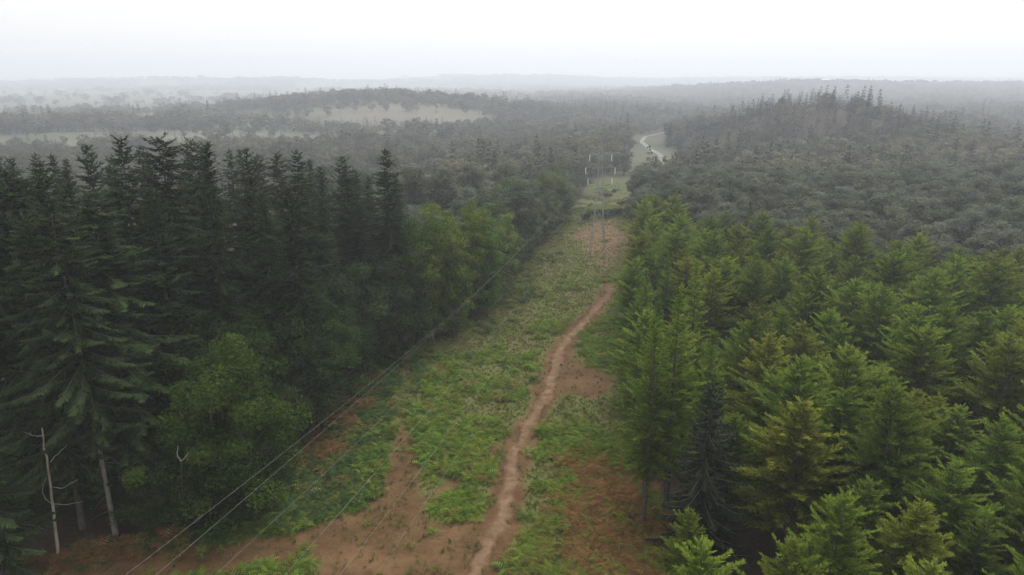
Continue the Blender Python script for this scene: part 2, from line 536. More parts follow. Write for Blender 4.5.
mb = MB()
mb.add(np.stack([X, Y, Z], 1), Q)
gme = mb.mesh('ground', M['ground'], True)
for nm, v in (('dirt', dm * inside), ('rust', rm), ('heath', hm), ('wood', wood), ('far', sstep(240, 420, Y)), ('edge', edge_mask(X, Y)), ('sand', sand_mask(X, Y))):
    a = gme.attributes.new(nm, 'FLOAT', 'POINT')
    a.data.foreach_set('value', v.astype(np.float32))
tag(link('ground', gme), 'rough grassy ground of the clearing running out to the hills', kind='structure')

def strip(name, line, width, mat, label, lift=0.004, step=0.7, seed=0, wn_amt=0.35):
    """a trodden path laid just over the ground, with uneven edges"""
    P_ = np.array(line, float)
    seg = np.hypot(*np.diff(P_, axis=0).T)
    cum = np.concatenate([[0], np.cumsum(seg)])
    s = np.arange(0, cum[-1], step)
    px_, py_ = np.interp(s, cum, P_[:, 0]), np.interp(s, cum, P_[:, 1])
    k = np.ones(9) / 9
    if len(s) > 20:
        px_[4:-4] = np.convolve(px_, k, 'valid')
        py_[4:-4] = np.convolve(py_, k, 'valid')
    tx, ty = np.gradient(px_), np.gradient(py_)
    l = np.hypot(tx, ty)
    nx_, ny_ = -ty / l, tx / l
    V, F = [], []
    cols = np.linspace(-1, 1, 9)
    for i in range(len(s)):
        wl_ = width * (1 + wn_amt * 2 * (vnoise(s[i], 0.0, 2.2, seed) - 0.5) + 1.3 * wn_amt * (vnoise(s[i], 0.0, 0.6, seed + 5) - 0.5))
        wr_ = width * (1 + wn_amt * 2 * (vnoise(s[i], 9.0, 2.2, seed) - 0.5) + wn_amt * (vnoise(s[i], 9.0, 0.7, seed + 5) - 0.5))
        for c in cols:
            w = (wl_ if c > 0 else wr_) * c * 0.5
            V.append((px_[i] + nx_[i] * w, py_[i] + ny_[i] * w, 0))
    V = np.array(V)
    # lie on the ground mesh as built (bilinear in its grid), not on the smooth height field
    ix = np.clip(np.searchsorted(gx, V[:, 0]) - 1, 0, nxg - 2)
    iy = np.clip(np.searchsorted(gy, V[:, 1]) - 1, 0, nyg - 2)
    ZZ = Z.reshape(nyg, nxg)
    fx = (V[:, 0] - gx[ix]) / (gx[ix + 1] - gx[ix])
    fy = (V[:, 1] - gy[iy]) / (gy[iy + 1] - gy[iy])
    V[:, 2] = (ZZ[iy, ix] * (1 - fx) + ZZ[iy, ix + 1] * fx) * (1 - fy) + (ZZ[iy + 1, ix] * (1 - fx) + ZZ[iy + 1, ix + 1] * fx) * fy + lift
    n = len(cols)
    for i in range(len(s) - 1):
        for j in range(n - 1):
            F.append((i * n + j, i * n + j + 1, (i + 1) * n + j + 1, (i + 1) * n + j))
    m_ = MB()
    m_.add(V, F, np.tile(1 - np.abs(cols) ** 1.3, len(s)))
    o = link(name, m_.mesh(name, mat, True))
    return tag(o, label, kind='structure')

def tread_mat():
    m, N, L = new_mat('trodden_earth')
    geo = N.new('ShaderNodeNewGeometry')
    def noise(scale, detail):
        n = N.new('ShaderNodeTexNoise')
        n.inputs['Scale'].default_value = scale
        n.inputs['Detail'].default_value = detail
        n.inputs['Roughness'].default_value = 0.65
        L.new(geo.outputs['Position'], n.inputs['Vector'])
        return n.outputs['Fac']
    def ramp(f, stops):
        r = N.new('ShaderNodeValToRGB')
        e = r.color_ramp.elements
        while len(e) < len(stops):
            e.new(0.5)
        for k, (p_, c) in enumerate(stops):
            e[k].position = p_
            e[k].color = (*c, 1)
        L.new(f, r.inputs['Fac'])
        return r.outputs[0]
    earth = ramp(noise(0.22, 8), [(0.34, (0.044, 0.023, 0.010)), (0.48, (0.092, 0.049, 0.022)), (0.66, (0.160, 0.094, 0.047))])
    worn = ramp(noise(0.7, 6), [(0.32, (0.098, 0.057, 0.029)), (0.5, (0.155, 0.097, 0.055)), (0.68, (0.220, 0.150, 0.098))])
    at_ = N.new('ShaderNodeAttribute')
    at_.attribute_name = 'tint'
    a = N.new('ShaderNodeMath')
    a.operation = 'MULTIPLY_ADD'
    L.new(noise(1.3, 6), a.inputs[0])
    a.inputs[1].default_value = 1.1
    L.new(at_.outputs['Fac'], a.inputs[2])
    r = N.new('ShaderNodeMapRange')
    r.inputs['From Min'].default_value = 0.75
    r.inputs['From Max'].default_value = 1.35
    L.new(a.outputs[0], r.inputs['Value'])
    x = N.new('ShaderNodeMix')
    x.data_type = 'RGBA'
    L.new(r.outputs[0], x.inputs['Factor'])
    L.new(earth, x.inputs['A'])
    L.new(worn, x.inputs['B'])
    p = N.new('ShaderNodeBsdfPrincipled')
    p.inputs['Roughness'].default_value = 0.95
    p.inputs['Specular IOR Level'].default_value = 0.15
    L.new(x.outputs['Result'], p.inputs['Base Color'])
    b = N.new('ShaderNodeBump')
    b.inputs['Strength'].default_value = 0.7
    b.inputs['Distance'].default_value = 0.12
    L.new(noise(2.6, 6), b.inputs['Height'])
    L.new(b.outputs[0], p.inputs['Normal'])
    o = N.new('ShaderNodeOutputMaterial')
    L.new(p.outputs[0], o.inputs['Surface'])
    return m
M['tread'] = tread_mat()
M['sandtrack'] = rough_mat('pale_sand_track', (0.14, 0.135, 0.125), (0.20, 0.195, 0.18), 0.2, 0.95, 0.2)
strip('footpath', MAIN, 2.0, M['tread'], 'pale trodden earth path winding up the middle of the clearing', 0.02, step=0.4, seed=3, wn_amt=0.55)
def gp(px, py):
    """where a pixel's sight line meets the terrain"""
    a, b, c = ray(px, py)
    t = np.arange(40, 3000, 1.0)
    i = int(np.argmax(CAMZ + c * t < ground(a * t, b * t)))
    return (a * t[i], b * t[i])
far_track = [gp(664, 172), gp(664, 163), gp(660, 155), gp(649, 149), gp(641, 142), gp(645, 137), gp(668, 132)]
strip('sand_track', far_track, 3.0, M['sandtrack'], 'pale sandy track bending through the far valley beyond the clearing', 0.25, step=3.0, seed=12, wn_amt=0.2)

# ------------------------------------------------------------------ haze: even pale air round everything
def build_haze():
    m = MB()
    m.box((-10900, -420, -60), (10900, 12900, 152))
    mt, N, L = new_mat('hazy_air')
    v = N.new('ShaderNodeVolumePrincipled')
    v.inputs['Color'].default_value = (0.86, 0.905, 1.0, 1)
    v.inputs['Density'].default_value = 4.3e-4
    v.inputs['Anisotropy'].default_value = 0.35
    o = N.new('ShaderNodeOutputMaterial')
    L.new(v.outputs[0], o.inputs['Volume'])
    tag(link('haze', m.mesh('haze', mt)), 'pale grey haze filling the valley air', kind='stuff')
build_haze()

# ------------------------------------------------------------------ tree builders
def unit(v):
    return v / (np.linalg.norm(v, axis=-1, keepdims=True) + 1e-9)

def kites(base, direc, length, width, up, rng):
    """flat needle sprays: kite quads from base along direc"""
    side = unit(np.cross(direc, up) + rng.normal(0, 0.25, direc.shape))
    mid = base + direc * (length * 0.45)[:, None]
    tip = base + direc * length[:, None]
    return np.stack([base, mid + side * width[:, None] * 0.5, tip, mid - side * width[:, None] * 0.5], 1)

def conifer(seed, H, Rad, z0, dz, nb, prof, incl, sag, uptip, twig=0.45, tw_w=0.24, hang=0.25, updown=-0.4,
            station=0.30, lmax=1.25, ragged=0.25, bark='bark', limb='bark', ejit=0.10, skip=0.07, thin=0.35, leaf='fir', lean=0.0, trunk_r=None, dead_low=10, tip_tint=0.45, extra=1, plume=0.0):
    rng = np.random.default_rng(seed)
    crown, tr = MB(), MB()
    r0 = trunk_r or H * 0.010 + 0.05
    bx, by = rng.normal(0, 0.012, 2) * H
    def axis_pt(z):
        t = z / H
        return np.array([lean * z + bx * math.sin(3 * t), by * math.sin(2.4 * t), z])
    zs = np.linspace(-0.4, H, 14)
    tr.tube([axis_pt(z) for z in zs], [max(r0 * (1 - z / H) ** 0.85, 0.02) * (1.25 if z < 0.2 else 1) for z in zs], 8)
    for k in range(dead_low):                                   # dead lower twigs
        z = rng.uniform(0.15 * z0, z0 * 1.05)
        a = rng.uniform(0, 2 * math.pi)
        l = rng.uniform(0.6, 2.2)
        p = axis_pt(z)
        d = np.array([math.cos(a), math.sin(a), rng.uniform(-0.35, 0.1)])
        tr.tube([p, p + d * l * 0.5, p + d * l + [0, 0, -0.15 * l]], [0.035, 0.02, 0.006], 4)
    z, ph = z0, rng.uniform(0, 6)
    weak = rng.uniform(0, 2 * math.pi)
    while z < H - 0.25:
        t = (z - z0) / (H - z0)
        n = max(3, int(round(nb * (1 - thin * t))))
        ph += 0.7
        for k in range(n):
            if rng.random() < skip * (1 - 0.7 * t):
                continue
            a = ph + k * 2 * math.pi / n + rng.normal(0, 0.22)
            L_ = Rad * prof(t) * rng.uniform(1 - ragged * 1.3, 1 + ragged) * (1 - 0.18 * max(0, math.cos(a - weak)))
            L_ = max(L_, 0.22)
            e = incl(t) + rng.normal(0, ejit)
            h = np.array([math.cos(a), math.sin(a), 0])
            sd = np.array([-math.sin(a), math.cos(a), 0])
            zb = z + rng.uniform(-0.4, 0.4) * dz
            p0 = axis_pt(zb)
            bend = rng.normal(0, 0.12)
            def path(s):
                s = np.asarray(s)
                return (p0 + np.outer(s * L_ * math.cos(e), h) + np.outer(bend * L_ * s * s, sd)
                        + np.outer(L_ * (math.sin(e) * s - sag * s * s + uptip * s ** 3), [0, 0, 1]))
            if L_ > 1.0:
                crown_s = np.array([0.0, 0.35, 0.7, 1.0])
                tr.tube(path(crown_s), [0.007 * L_ + 0.015, 0.006 * L_ + 0.008, 0.004 * L_ + 0.004, 0.004], 4, mat=1)
            m = max(3, int(L_ / station))
            for rep in range(extra):
                s = (np.arange(m) + rng.random(m)) / m * 0.88 + 0.12
                p = path(s)
                tg = unit(path(s + 0.02) - p)
                bt = rng.normal(0, 0.12)
                for sg in (-1, 1, 0):
                    l = (twig * L_ * (1.08 - s) ** 0.8 * rng.uniform(0.6, 1.25, m)).clip(min(0.30, 0.12 + 0.2 * L_), lmax)
                    if sg == 0:
                        d = tg * 0.8 + np.array([0, 0, updown]) + rng.normal(0, 0.28, (m, 3))
                        l = l * 0.8 + 0.08
                    else:
                        d = sg * sd * rng.uniform(0.6, 1.0, m)[:, None] + tg * 0.75 + np.array([0, 0, -hang]) + rng.normal(0, 0.16, (m, 3))
                        if plume:
                            d = d + np.array([0, 0, 1.0]) * rng.uniform(-0.3, 1.0, m)[:, None] * plume
                    d = unit(d)
                    w = tw_w * rng.uniform(0.7, 1.3, m)
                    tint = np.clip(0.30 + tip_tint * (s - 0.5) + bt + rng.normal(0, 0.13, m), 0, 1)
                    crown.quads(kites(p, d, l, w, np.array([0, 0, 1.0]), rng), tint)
                # the leading shoot
                crown.quads(kites(path([0.9]), unit(path([1.0]) - path([0.9])), np.array([0.5]), np.array([tw_w]), np.array([0, 0, 1.0]), rng), 0.3 + tip_tint * 0.5 + bt)
        z += dz * (1 - 0.45 * t) * rng.uniform(0.8, 1.2)
    # leader
    p = np.repeat(axis_pt(H - 0.5)[None], 8, 0)
    d = unit(np.array([[0, 0, 1.6]]) + rng.normal(0, 0.4, (8, 3)))
    crown.quads(kites(p, d, rng.uniform(0.4, 0.9, 8), np.full(8, tw_w * 0.45), np.array([1.0, 0, 0]), rng), 0.5)
    return tr.mesh('trunk', [M[bark], M[limb]], True), crown.mesh('crown', M[leaf])

def clump_tree(seed, H, z0, rx, rz_low, n_cl, r_cl, n_leaf, leaf_sz, leaf='oak', bark='bark', flat=0.8, trunk_r=None,
               lopsided=0.15, top=1.0, forked=True, outer=0.45, merge=False, limbs=True, needle=1.0, nj=0.6, tj=0.16, cj=0.16):
    """rounded crown of leaf clumps carried on limbs"""
    rng = np.random.default_rng(seed)
    crown, tr = MB(), MB()
    r0 = trunk_r or H * 0.016 + 0.06
    hc = z0 + (H - z0) * 0.45
    off = rng.normal(0, lopsided, 2) * rx
    zs = np.linspace(-0.3, hc + (H - hc) * 0.5, 7)
    bend = rng.normal(0, 0.25, 2)
    tp = [np.array([off[0] * (max(z, 0) / H) ** 1.3 + bend[0] * math.sin(z / H * 5), off[1] * (max(z, 0) / H) ** 1.3 + bend[1] * math.sin(z / H * 4), z]) for z in zs]
    tr.tube(tp, [r0 * (1 - 0.82 * max(z, 0) / H) * (1.3 if z < 0.1 else 1) for z in zs], 7)
    for k in range(n_cl):
        for _ in range(30):
            v = rng.normal(0, 1, 3)
            v /= np.linalg.norm(v)
            q = rng.random() ** outer
            zz = v[2] * q
            az = math.atan2(v[1], v[0])
            lobed = 1 + 0.16 * math.sin(az * 3 + seed) + 0.12 * math.sin(az * 5 + seed * 2.3)
            c = np.array([v[0] * q * rx * lobed, v[1] * q * rx * lobed, zz])
            c[2] = hc + (zz * (H - r_cl * 0.7 - hc) * top if zz > 0 else zz * rz_low)
            if c[2] > z0 * 0.7:
                break
        c[:2] += off * (c[2] / H)
        r = r_cl * rng.uniform(0.65, 1.3)
        if limbs:
            b = tp[min(len(tp) - 1, max(2, int(len(tp) * (c[2] / H) * 0.75)))]
            mid = (b + c) / 2 + np.array([0, 0, -0.08 * np.linalg.norm(c - b)]) + rng.normal(0, 0.15, 3)
            tr.tube([b, mid, c], [r0 * 0.32, r0 * 0.2, 0.02], 5, mat=1)
        n = int(n_leaf * rng.uniform(0.7, 1.3))
        dv = unit(rng.normal(0, 1, (n, 3)) + np.array([0, 0, 0.35]))
        pos = c + dv * (r * rng.random(n) ** 0.35)[:, None] * np.array([1, 1, flat])
        nrm = unit(dv + rng.normal(0, nj, (n, 3)) + np.array([0, 0, 0.3]))
        ax = unit(np.cross(nrm, rng.normal(0, 1, (n, 3))))
        ay = np.cross(nrm, ax)
        l = leaf_sz * rng.uniform(0.6, 1.4, n)
        ax = ax * l[:, None]
        ay = ay * (l * rng.uniform(0.45, 0.8, n) * needle)[:, None]
        tint = np.clip(0.45 + rng.normal(0, cj) + rng.normal(0, tj, n), 0, 1)
        crown.quads(np.stack([pos - ax, pos + ay * 0.9 + ax * 0.1, pos + ax, pos - ay * 0.9 - ax * 0.1], 1), tint)
    if merge:
        both = MB()
        for s_, mi in ((tr, 0), (crown, 1)):
            for v, f, t in zip(s_.v, s_.f, s_.t):
                both.v.append(v)
                both.t.append(t)
                both.f.append(f + both.n)
                both.m.append(np.full(len(f), mi))
            both.n += s_.n
        return both.mesh('tree', [M[bark], M[leaf]])
    return tr.mesh('trunk', [M[bark], M['bark']], True), crown.mesh('crown', M[leaf])

def plant(name, meshes, x, y, label, cat, group=None, s=1.0, sz=None, rot=0.0, sink=0.0):
    """one tree: an Empty at its foot with trunk and crown"""
    o = bpy.data.objects.new(name, None)
    COL.objects.link(o)
    o.location = (x, y, gz(x, y) - sink)
    o.rotation_euler = (0, 0, rot)
    o.scale = (s, s, sz or s)
    o.empty_display_size = 0.5
    link('trunk', meshes[0], o)
    link('crown', meshes[1], o)
    return tag(o, label, cat, group)

rnd = random.Random(5)

# prototypes ---------------------------------------------------------------
fir_prof = lambda t: (0.03 + 0.97 * (1 - t) ** 0.78) * (0.70 + 0.30 * min(1, t * 4))
fir_incl = lambda t: -0.22 + 0.55 * t ** 2
FIR_KINDS = [(5.2, 7.0, 0.78, 0.16, 0.16, 0.0), (6.0, 5.0, 0.58, 0.22, 0.20, 0.05), (4.6, 6.0, 0.90, 0.10, 0.16, -0.06), (5.6, 3.5, 0.66, 0.30, 0.26, 0.12), (5.8, 4.0, 0.72, 0.20, 0.14, 0.18)]
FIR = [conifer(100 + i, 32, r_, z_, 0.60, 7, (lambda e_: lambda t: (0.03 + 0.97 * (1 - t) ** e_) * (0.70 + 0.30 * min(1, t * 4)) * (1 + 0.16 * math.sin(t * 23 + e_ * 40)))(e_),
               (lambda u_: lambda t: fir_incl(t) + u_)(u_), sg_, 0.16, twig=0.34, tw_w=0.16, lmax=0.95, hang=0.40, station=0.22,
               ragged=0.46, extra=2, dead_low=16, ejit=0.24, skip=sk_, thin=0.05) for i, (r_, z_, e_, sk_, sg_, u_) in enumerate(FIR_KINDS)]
FIR_EDGE = conifer(131, 34, 5.6, 10.5, 0.55, 7, fir_prof, fir_incl, 0.2, 0.2, twig=0.32, tw_w=0.15, lmax=0.85, hang=0.45, station=0.2, ragged=0.42, extra=2,
                   bark='pale_bark', dead_low=22, lean=-0.022, trunk_r=0.24, ejit=0.2, skip=0.16, thin=0.05)
FIR_SMALL = conifer(140, 22, 4.2, 3.0, 0.6, 6, lambda t: (1 - t) ** 0.8 + 0.06, lambda t: -0.15 + 0.6 * t, 0.12, 0.14, twig=0.38, tw_w=0.17, hang=0.3,
                    extra=2, station=0.24, leaf='fir', dead_low=8, ejit=0.18, skip=0.12)
la_prof = lambda t: max(0.08, (1 - t ** 3.0)) * (0.55 + 0.45 * min(1, t * 3 + 0.25))
la_incl = lambda t: 0.02 + 0.62 * t
LARCH = [conifer(200 + i, 15, 3.7, 2.0 + 0.4 * i, 0.50, 6, la_prof, la_incl, 0.08, 0.12, twig=0.34, tw_w=0.12, lmax=0.75, hang=-0.05, updown=0.75, station=0.19, extra=2,
                 ragged=0.34, ejit=0.16, skip=0.1, leaf='larch' if i % 3 else 'larch_yellow', dead_low=6, tip_tint=0.65, plume=0.45) for i in range(6)]
lt_prof = lambda t: max(0.10, (1 - t ** 1.35)) * (0.55 + 0.45 * min(1, t * 3 + 0.15))
LARCH_TALL = [conifer(220 + i, 21, 3.5, 5.0 + i, 0.52, 6, lt_prof, lambda t: -0.08 + 0.7 * t, 0.10, 0.16, twig=0.36, tw_w=0.125, lmax=0.85, hang=0.1, updown=0.3, extra=2, ejit=0.16, skip=0.1,
                      station=0.28, ragged=0.32, leaf='larch', dead_low=14, tip_tint=0.65, plume=0.3) for i in range(3)]
LIGHT = [clump_tree(240 + i, 20, 1.5, 2.9, 10, 84, 1.1, 210, 0.15, leaf='light_green', flat=0.8, cj=0.2, outer=0.4, top=1.0) for i in range(3)]
WEEP = conifer(260, 16.5, 4.4, 1.0, 0.5, 6, lambda t: (1 - t) ** 0.75 + 0.05, lambda t: -0.25 + 0.75 * t, 0.42, 0.38, twig=0.28, tw_w=0.16, hang=0.9, extra=2,
               updown=-1.2, station=0.18, ragged=0.3, leaf='weeping', limb='pale_bark', dead_low=4)
SPIRE = conifer(265, 17, 2.6, 2.0, 0.55, 6, lambda t: (1 - t) ** 0.9 + 0.06, lambda t: -0.1 + 0.5 * t, 0.1, 0.1, tw_w=0.3, leaf='fir')
RUSTY = conifer(266, 14, 2.4, 2.0, 0.6, 6, lambda t: (1 - t) ** 0.9 + 0.06, lambda t: 0.0 + 0.5 * t, 0.1, 0.1, tw_w=0.26, leaf='rusty')
OAK_BRIGHT = clump_tree(300, 18, 0.8, 5.8, 9, 100, 1.6, 420, 0.13, leaf='bright', flat=0.75, cj=0.27, lopsided=0.02)
OAK = [clump_tree(301 + i, 17, 1.2, 5.2, 7.5, 74, 1.6, 300, 0.14, leaf='oak', flat=0.75) for i in range(3)]
DARK = [clump_tree(310 + i, 18, 1.0, 4.8, 8, 70, 1.5, 280, 0.14, leaf='dark_oak', flat=0.85) for i in range(3)]
PINE = [clump_tree(330 + i, 15, 5.0, 3.2, 3.0, 34, 1.3, 150, 0.25, leaf='pine', flat=0.75, top=1.0, needle=0.85, lopsided=0.25, outer=0.25, nj=0.28, tj=0.07, cj=0.1) for i in range(6)]
PINE_TALL = [clump_tree(340 + i, 20, 8, 3.0, 4.5, 34, 1.2, 100, 0.25, leaf='pine', flat=0.75, needle=0.8, outer=0.3) for i in range(3)]
EDGE = [clump_tree(370 + i, 13, 0.8, 3.3, 6, 48, 1.2, 150, 0.17, leaf='edge_green', flat=0.85, nj=0.5) for i in range(4)]
BUSH = [clump_tree(350 + i, 2.4, 0.2, 1.9, 1.2, 12, 0.75, 60, 0.17, leaf='bush', flat=0.8, trunk_r=0.09) for i in range(3)]

# ------------------------------------------------------------------ left: tall dark firs
def by_top(px, py, Y):
    p = at(px, py, Y)
    return p[0], p[1], p[2]

def plant_top(name, meshes, protoH, px, py, Y, label, cat, group=None, rot=None, wide=1.0):
    x, y, z = by_top(px, py, Y)
    h = z - gz(x, y)
    s = h / protoH
    return plant(name, meshes, x, y, label, cat, group, s * wide, s, rnd.uniform(0, 6.28) if rot is None else rot)

plant('fir_tree', FIR_EDGE, -36.3, 55.0, 'tall dark fir with long bare pale trunk beside the brown bracken', 'fir tree', 'tall dark firs of the left wood', 1.0, 1.0, 0.0)
firs = [(5, 166, 60), (30, 180, 68), (-42, 172, 58), (48, 152, 88), (86, 138, 78), (122, 139, 69), (164, 140, 75), (190, 137, 86), (214, 136, 79),
        (245, 143, 82), (272, 152, 94), (298, 147, 86), (320, 166, 104), (341, 160, 97), (368, 172, 112), (383, 152, 101),
        (140, 150, 98), (64, 165, 72), (105, 160, 84), (228, 150, 99), (10, 156, 92), (180, 160, 104), (400, 190, 118), (-20, 160, 80),
        (-5, 158, 108), (35, 155, 112), (70, 152, 106), (112, 154, 116), (150, 152, 112), (200, 150, 118), (235, 152, 112), (258, 158, 120), (310, 162, 116), (352, 168, 122), (395, 176, 124),
        (150, 190, 66), (205, 185, 70), (262, 185, 76), (325, 195, 88), (285, 190, 74), (360, 200, 94), (95, 195, 60), (20, 215, 56)]
firs.sort()
for i, (px, py, Y) in enumerate(firs):
    plant_top('fir_tree', FIR[(i * 2 + i // 5) % 5], 32, px, py + rnd.uniform(-4, 7), Y,
              f'tall dark fir in the left wood, {ordinal(i + 1)} by treetop from the left frame edge', 'fir tree', 'tall dark firs of the left wood',
              None, rnd.uniform(0.85, 1.25))
plant_top('fir_tree', FIR_SMALL, 22, -58, 330, 48, 'smaller spruce with lit green boughs cut by the left frame edge', 'spruce', None, 0.5)

# broadleaved trees along the left edge
oaks = [(208, 338, 58, OAK_BRIGHT, 18, 'bright green broadleaved tree in front of the dark left wood, lowest on the left', 1.15),
        (165, 322, 64, OAK[0], 17, 'green broadleaved tree just left behind the bright green one', 1.0),
        (258, 288, 72, OAK[1], 17, 'rounded mid-green broadleaved tree behind the bright green one', 1.0),
        (300, 272, 80, OAK[2], 17, 'domed green broadleaved tree below the tall firs, right of two others', 0.95),
        (222, 280, 80, OAK[0], 17, 'dull green broadleaved tree squeezed under the tall firs', 1.0),
        (332, 246, 88, DARK[0], 18, 'dark broad tree standing above the bracken bank', 1.1),
        (368, 240, 95, DARK[1], 18, 'dark broad tree at the shady inner corner of the clearing', 1.1),
        (400, 262, 99, DARK[2], 18, 'dark tree at the head of the left path', 1.0),
        (345, 290, 84, DARK[2], 18, 'lower dark leafy tree overhanging the bracken bank', 0.9),
        (130, 380, 60, DARK[0], 18, 'low dark leafy tree beside the bare fir trunk', 1.0),
        (188, 300, 68, DARK[0], 18, 'dark rounded tree wedged between the bright green tree and the firs', 1.25),
        (283, 335, 71, DARK[1], 18, 'dark rounded tree behind the right shoulder of the bright green tree', 1.2),
        (318, 320, 78, OAK[0], 17, 'dull green rounded tree over the upper bracken bank', 1.1),
        (272, 405, 64, OAK[2], 17, 'small green tree at the end of the dark left wood beside the bracken', 0.75)]
for px, py, Y, me, h, lab, wide in oaks:
    plant_top('broadleaved_tree', me, h, px, py, Y, lab, 'tree', 'broadleaved trees along the left edge', None, wide)
plant_top('broadleaved_tree', DARK[1], 18, 178, 395, 57, 'deep shaded leafy tree with a dead snag before it', 'tree', 'broadleaved trees along the left edge', None, 1.1)

ug = [(15, 478, 57), (48, 470, 58.5), (85, 478, 59), (128, 470, 58), (150, 468, 56.5), (232, 470, 58), (262, 480, 58.5), (70, 440, 63), (110, 440, 62), (20, 440, 62)]
for i, (px, py, Y) in enumerate(sorted(ug)):
    plant_top('undergrowth_shrub', DARK[i % 3], 18, px, py, Y, f'dark shrub under the left wood, {ordinal(i + 1)} from the left frame edge', 'shrub',
              'dark undergrowth of the left wood', None, 1.9)

# larches at the left edge further up
lar = [(426, 203, 106), (447, 212, 107), (462, 205, 114), (478, 208, 120), (492, 214, 124), (440, 200, 118), (412, 212, 103), (505, 212, 134), (470, 196, 128),
       (452, 250, 106), (485, 222, 117)]
lar.sort()
for i, (px, py, Y) in enumerate(lar):
    plant_top('broadleaved_tree', LIGHT[i % 3], 20, px, py, Y,
              f'light green leafy tree on the left edge halfway up, {ordinal(i + 1)} counted from the firs', 'tree', 'light green trees on the left edge', None, 1.05)

# ------------------------------------------------------------------ right: larch plantation in rows
def larch_far(x):
    return np.interp(x, [20, 28, 36, 50, 70, 90, 115], [172, 165, 150, 134, 120, 112, 98])
sp = [(713, 384, 52, WEEP, 16.5, 'spruce_tree', 'dark grey drooping spruce among bright larches at the lower right', 'spruce'),
      (750, 202, 139, SPIRE, 17, 'spruce_tree', 'small dark pointed spruce rising above the larch plantation', 'spruce'),
      (762, 212, 142, RUSTY, 14, 'larch_tree', 'rusty orange dying larch beside the dark pointed spruce', 'larch')]
keep = []
for px, py, Y, me, h, nm, lab, cat in sp:
    o = plant_top(nm, me, h, px, py, Y, lab, cat)
    keep.append((o.location.x, o.location.y))
tall = [(682, 284, 58.5, 0), (655, 318, 60, 1), (712, 330, 60, 2), (660, 300, 70, 0), (640, 330, 66, 2), (697, 262, 80, 1), (646, 268, 90, 2), (668, 255, 96, 0)]
for i, (px, py, Y, k) in enumerate(sorted(tall)):
    o = plant_top('larch_tree', LARCH_TALL[k], 21, px, py, Y,
                  f'tall larch on the right edge of the clearing, {ordinal(i + 1)} from the path', 'larch', 'tall larches edging the clearing')
    keep.append((o.location.x, o.location.y))
plant('larch_tree', LARCH_TALL[1], 12.3, 56.6, 'tall green larch with pale bare trunk showing above brown bracken', 'larch', None, 0.92, 0.92, 1.0)
keep.append((12.3, 56.6))
front = [(690, 508, 45.5, 'yellow-green young larch cut by the bottom edge beside the brown bracken'),
         (868, 478, 46, 'light green larch at the bottom edge, nearest the right of centre'),
         (985, 520, 42, 'light green larch in the bottom right corner')]
for i, (px, py, Y, lab) in enumerate(front):
    o = plant_top('larch_tree', LARCH[i * 2], 15, px, py, Y, lab, 'larch', 'front larches', None, 1.0)
    keep.append((o.location.x, o.location.y))
row_no = 0
y = 35.0
lg = random.Random(11)
while y < 172:
    got = []
    x = float(XR(y)) + 2.5
    while x < 112:
        jx, jy = lg.uniform(-1.4, 1.4), lg.uniform(-1.6, 1.6)
        X_, Y_ = x + jx, y + jy
        h = lg.uniform(11.5, 18.0) if lg.random() > 0.12 else lg.uniform(8, 11)
        if y < 50:
            h = min(h, 14)
        x += 5.2
        if Y_ > larch_far(X_) or not in_view(X_, Y_, h * 0.85, 60, 30):
            continue
        if any(math.hypot(X_ - a, Y_ - b) < 3.6 for a, b in keep) or pdist(X_, Y_, [(16.6, 52), (13.4, 42.5)]) < 4.2:
            continue
        got.append((X_, Y_, h))
    if got:
        row_no += 1
        for i, (X_, Y_, h) in enumerate(got):
            s = h / 15
            plant('larch_tree', LARCH[lg.randrange(6)], X_, Y_,
                  f'bright green larch, {ordinal(i + 1)} from the clearing in the {ordinal(row_no)} row of the right plantation',
                  'larch', 'larch plantation right of the clearing', s * lg.uniform(0.95, 1.25), s, lg.uniform(0, 6.28))
    y += 5.2

# ------------------------------------------------------------------ grey pines behind, the nearest ones as trees of their own
pts_r, pts_l = [], []
y = 72.0
pr = random.Random(21)
while y < 300:
    x = float(XR(y)) + 1.5
    while x < 0.78 * y + 22:
        X_, Y_ = x + pr.uniform(-2, 2), y + pr.uniform(-2, 2)
        x += 7.4
        if Y_ < larch_far(X_) + 4 or not in_view(X_, Y_, 12, 40, 20):
            continue
        pts_r.append((X_, Y_))
    y += 7.2
pts_r.sort(key=lambda p: p[1])
edge = [(1.4, 152.5), (2.4, 155.5), (3.4, 159)]
y = 124.0
while y < 235:
    x = float(XL(y)) - 7.5
    while x > -0.24 * y - 12:
        X_, Y_ = x + pr.uniform(-2, 2), y + pr.uniform(-2, 2)
        x -= 6.2
        if in_view(X_, Y_, 16, 20, 20):
            pts_l.append((X_, Y_))
    y += 6.4
for i, (x, y) in enumerate(edge):
    s = pr.uniform(0.8, 0.98)
    plant('pine_tree', PINE_TALL[i % 3], x, y, f'tall grey pine with bare trunk on the far left edge, {ordinal(i + 1)} from the camera', 'pine',
          'grey pines lining the clearing', s * 1.1, s, pr.uniform(0, 6.28))
ey, k_ = 116.0, 0
while ey < 246:
    for dx in (-1.8, -5.6):
        k_ += 1
        hgt = (pr.uniform(10, 14.5) if dx > -3 else pr.uniform(14, 18.5)) * (1 if ey < 190 else 0.9)
        plant('broadleaved_tree', EDGE[k_ % 4], float(XL(ey)) + dx + pr.uniform(-0.8, 0.8), ey + pr.uniform(-1.5, 1.5),
              f'grey-green leafy tree on the far left edge, {ordinal(k_)} counted up from the light green trees', 'tree', 'leafy trees on the far left edge',
              hgt / 13 * pr.uniform(0.95, 1.15), hgt / 13, pr.uniform(0, 6.28))
    ey += 5.4
n_thing = 210
near_r, rest_r = pts_r[:n_thing], pts_r[n_thing:]
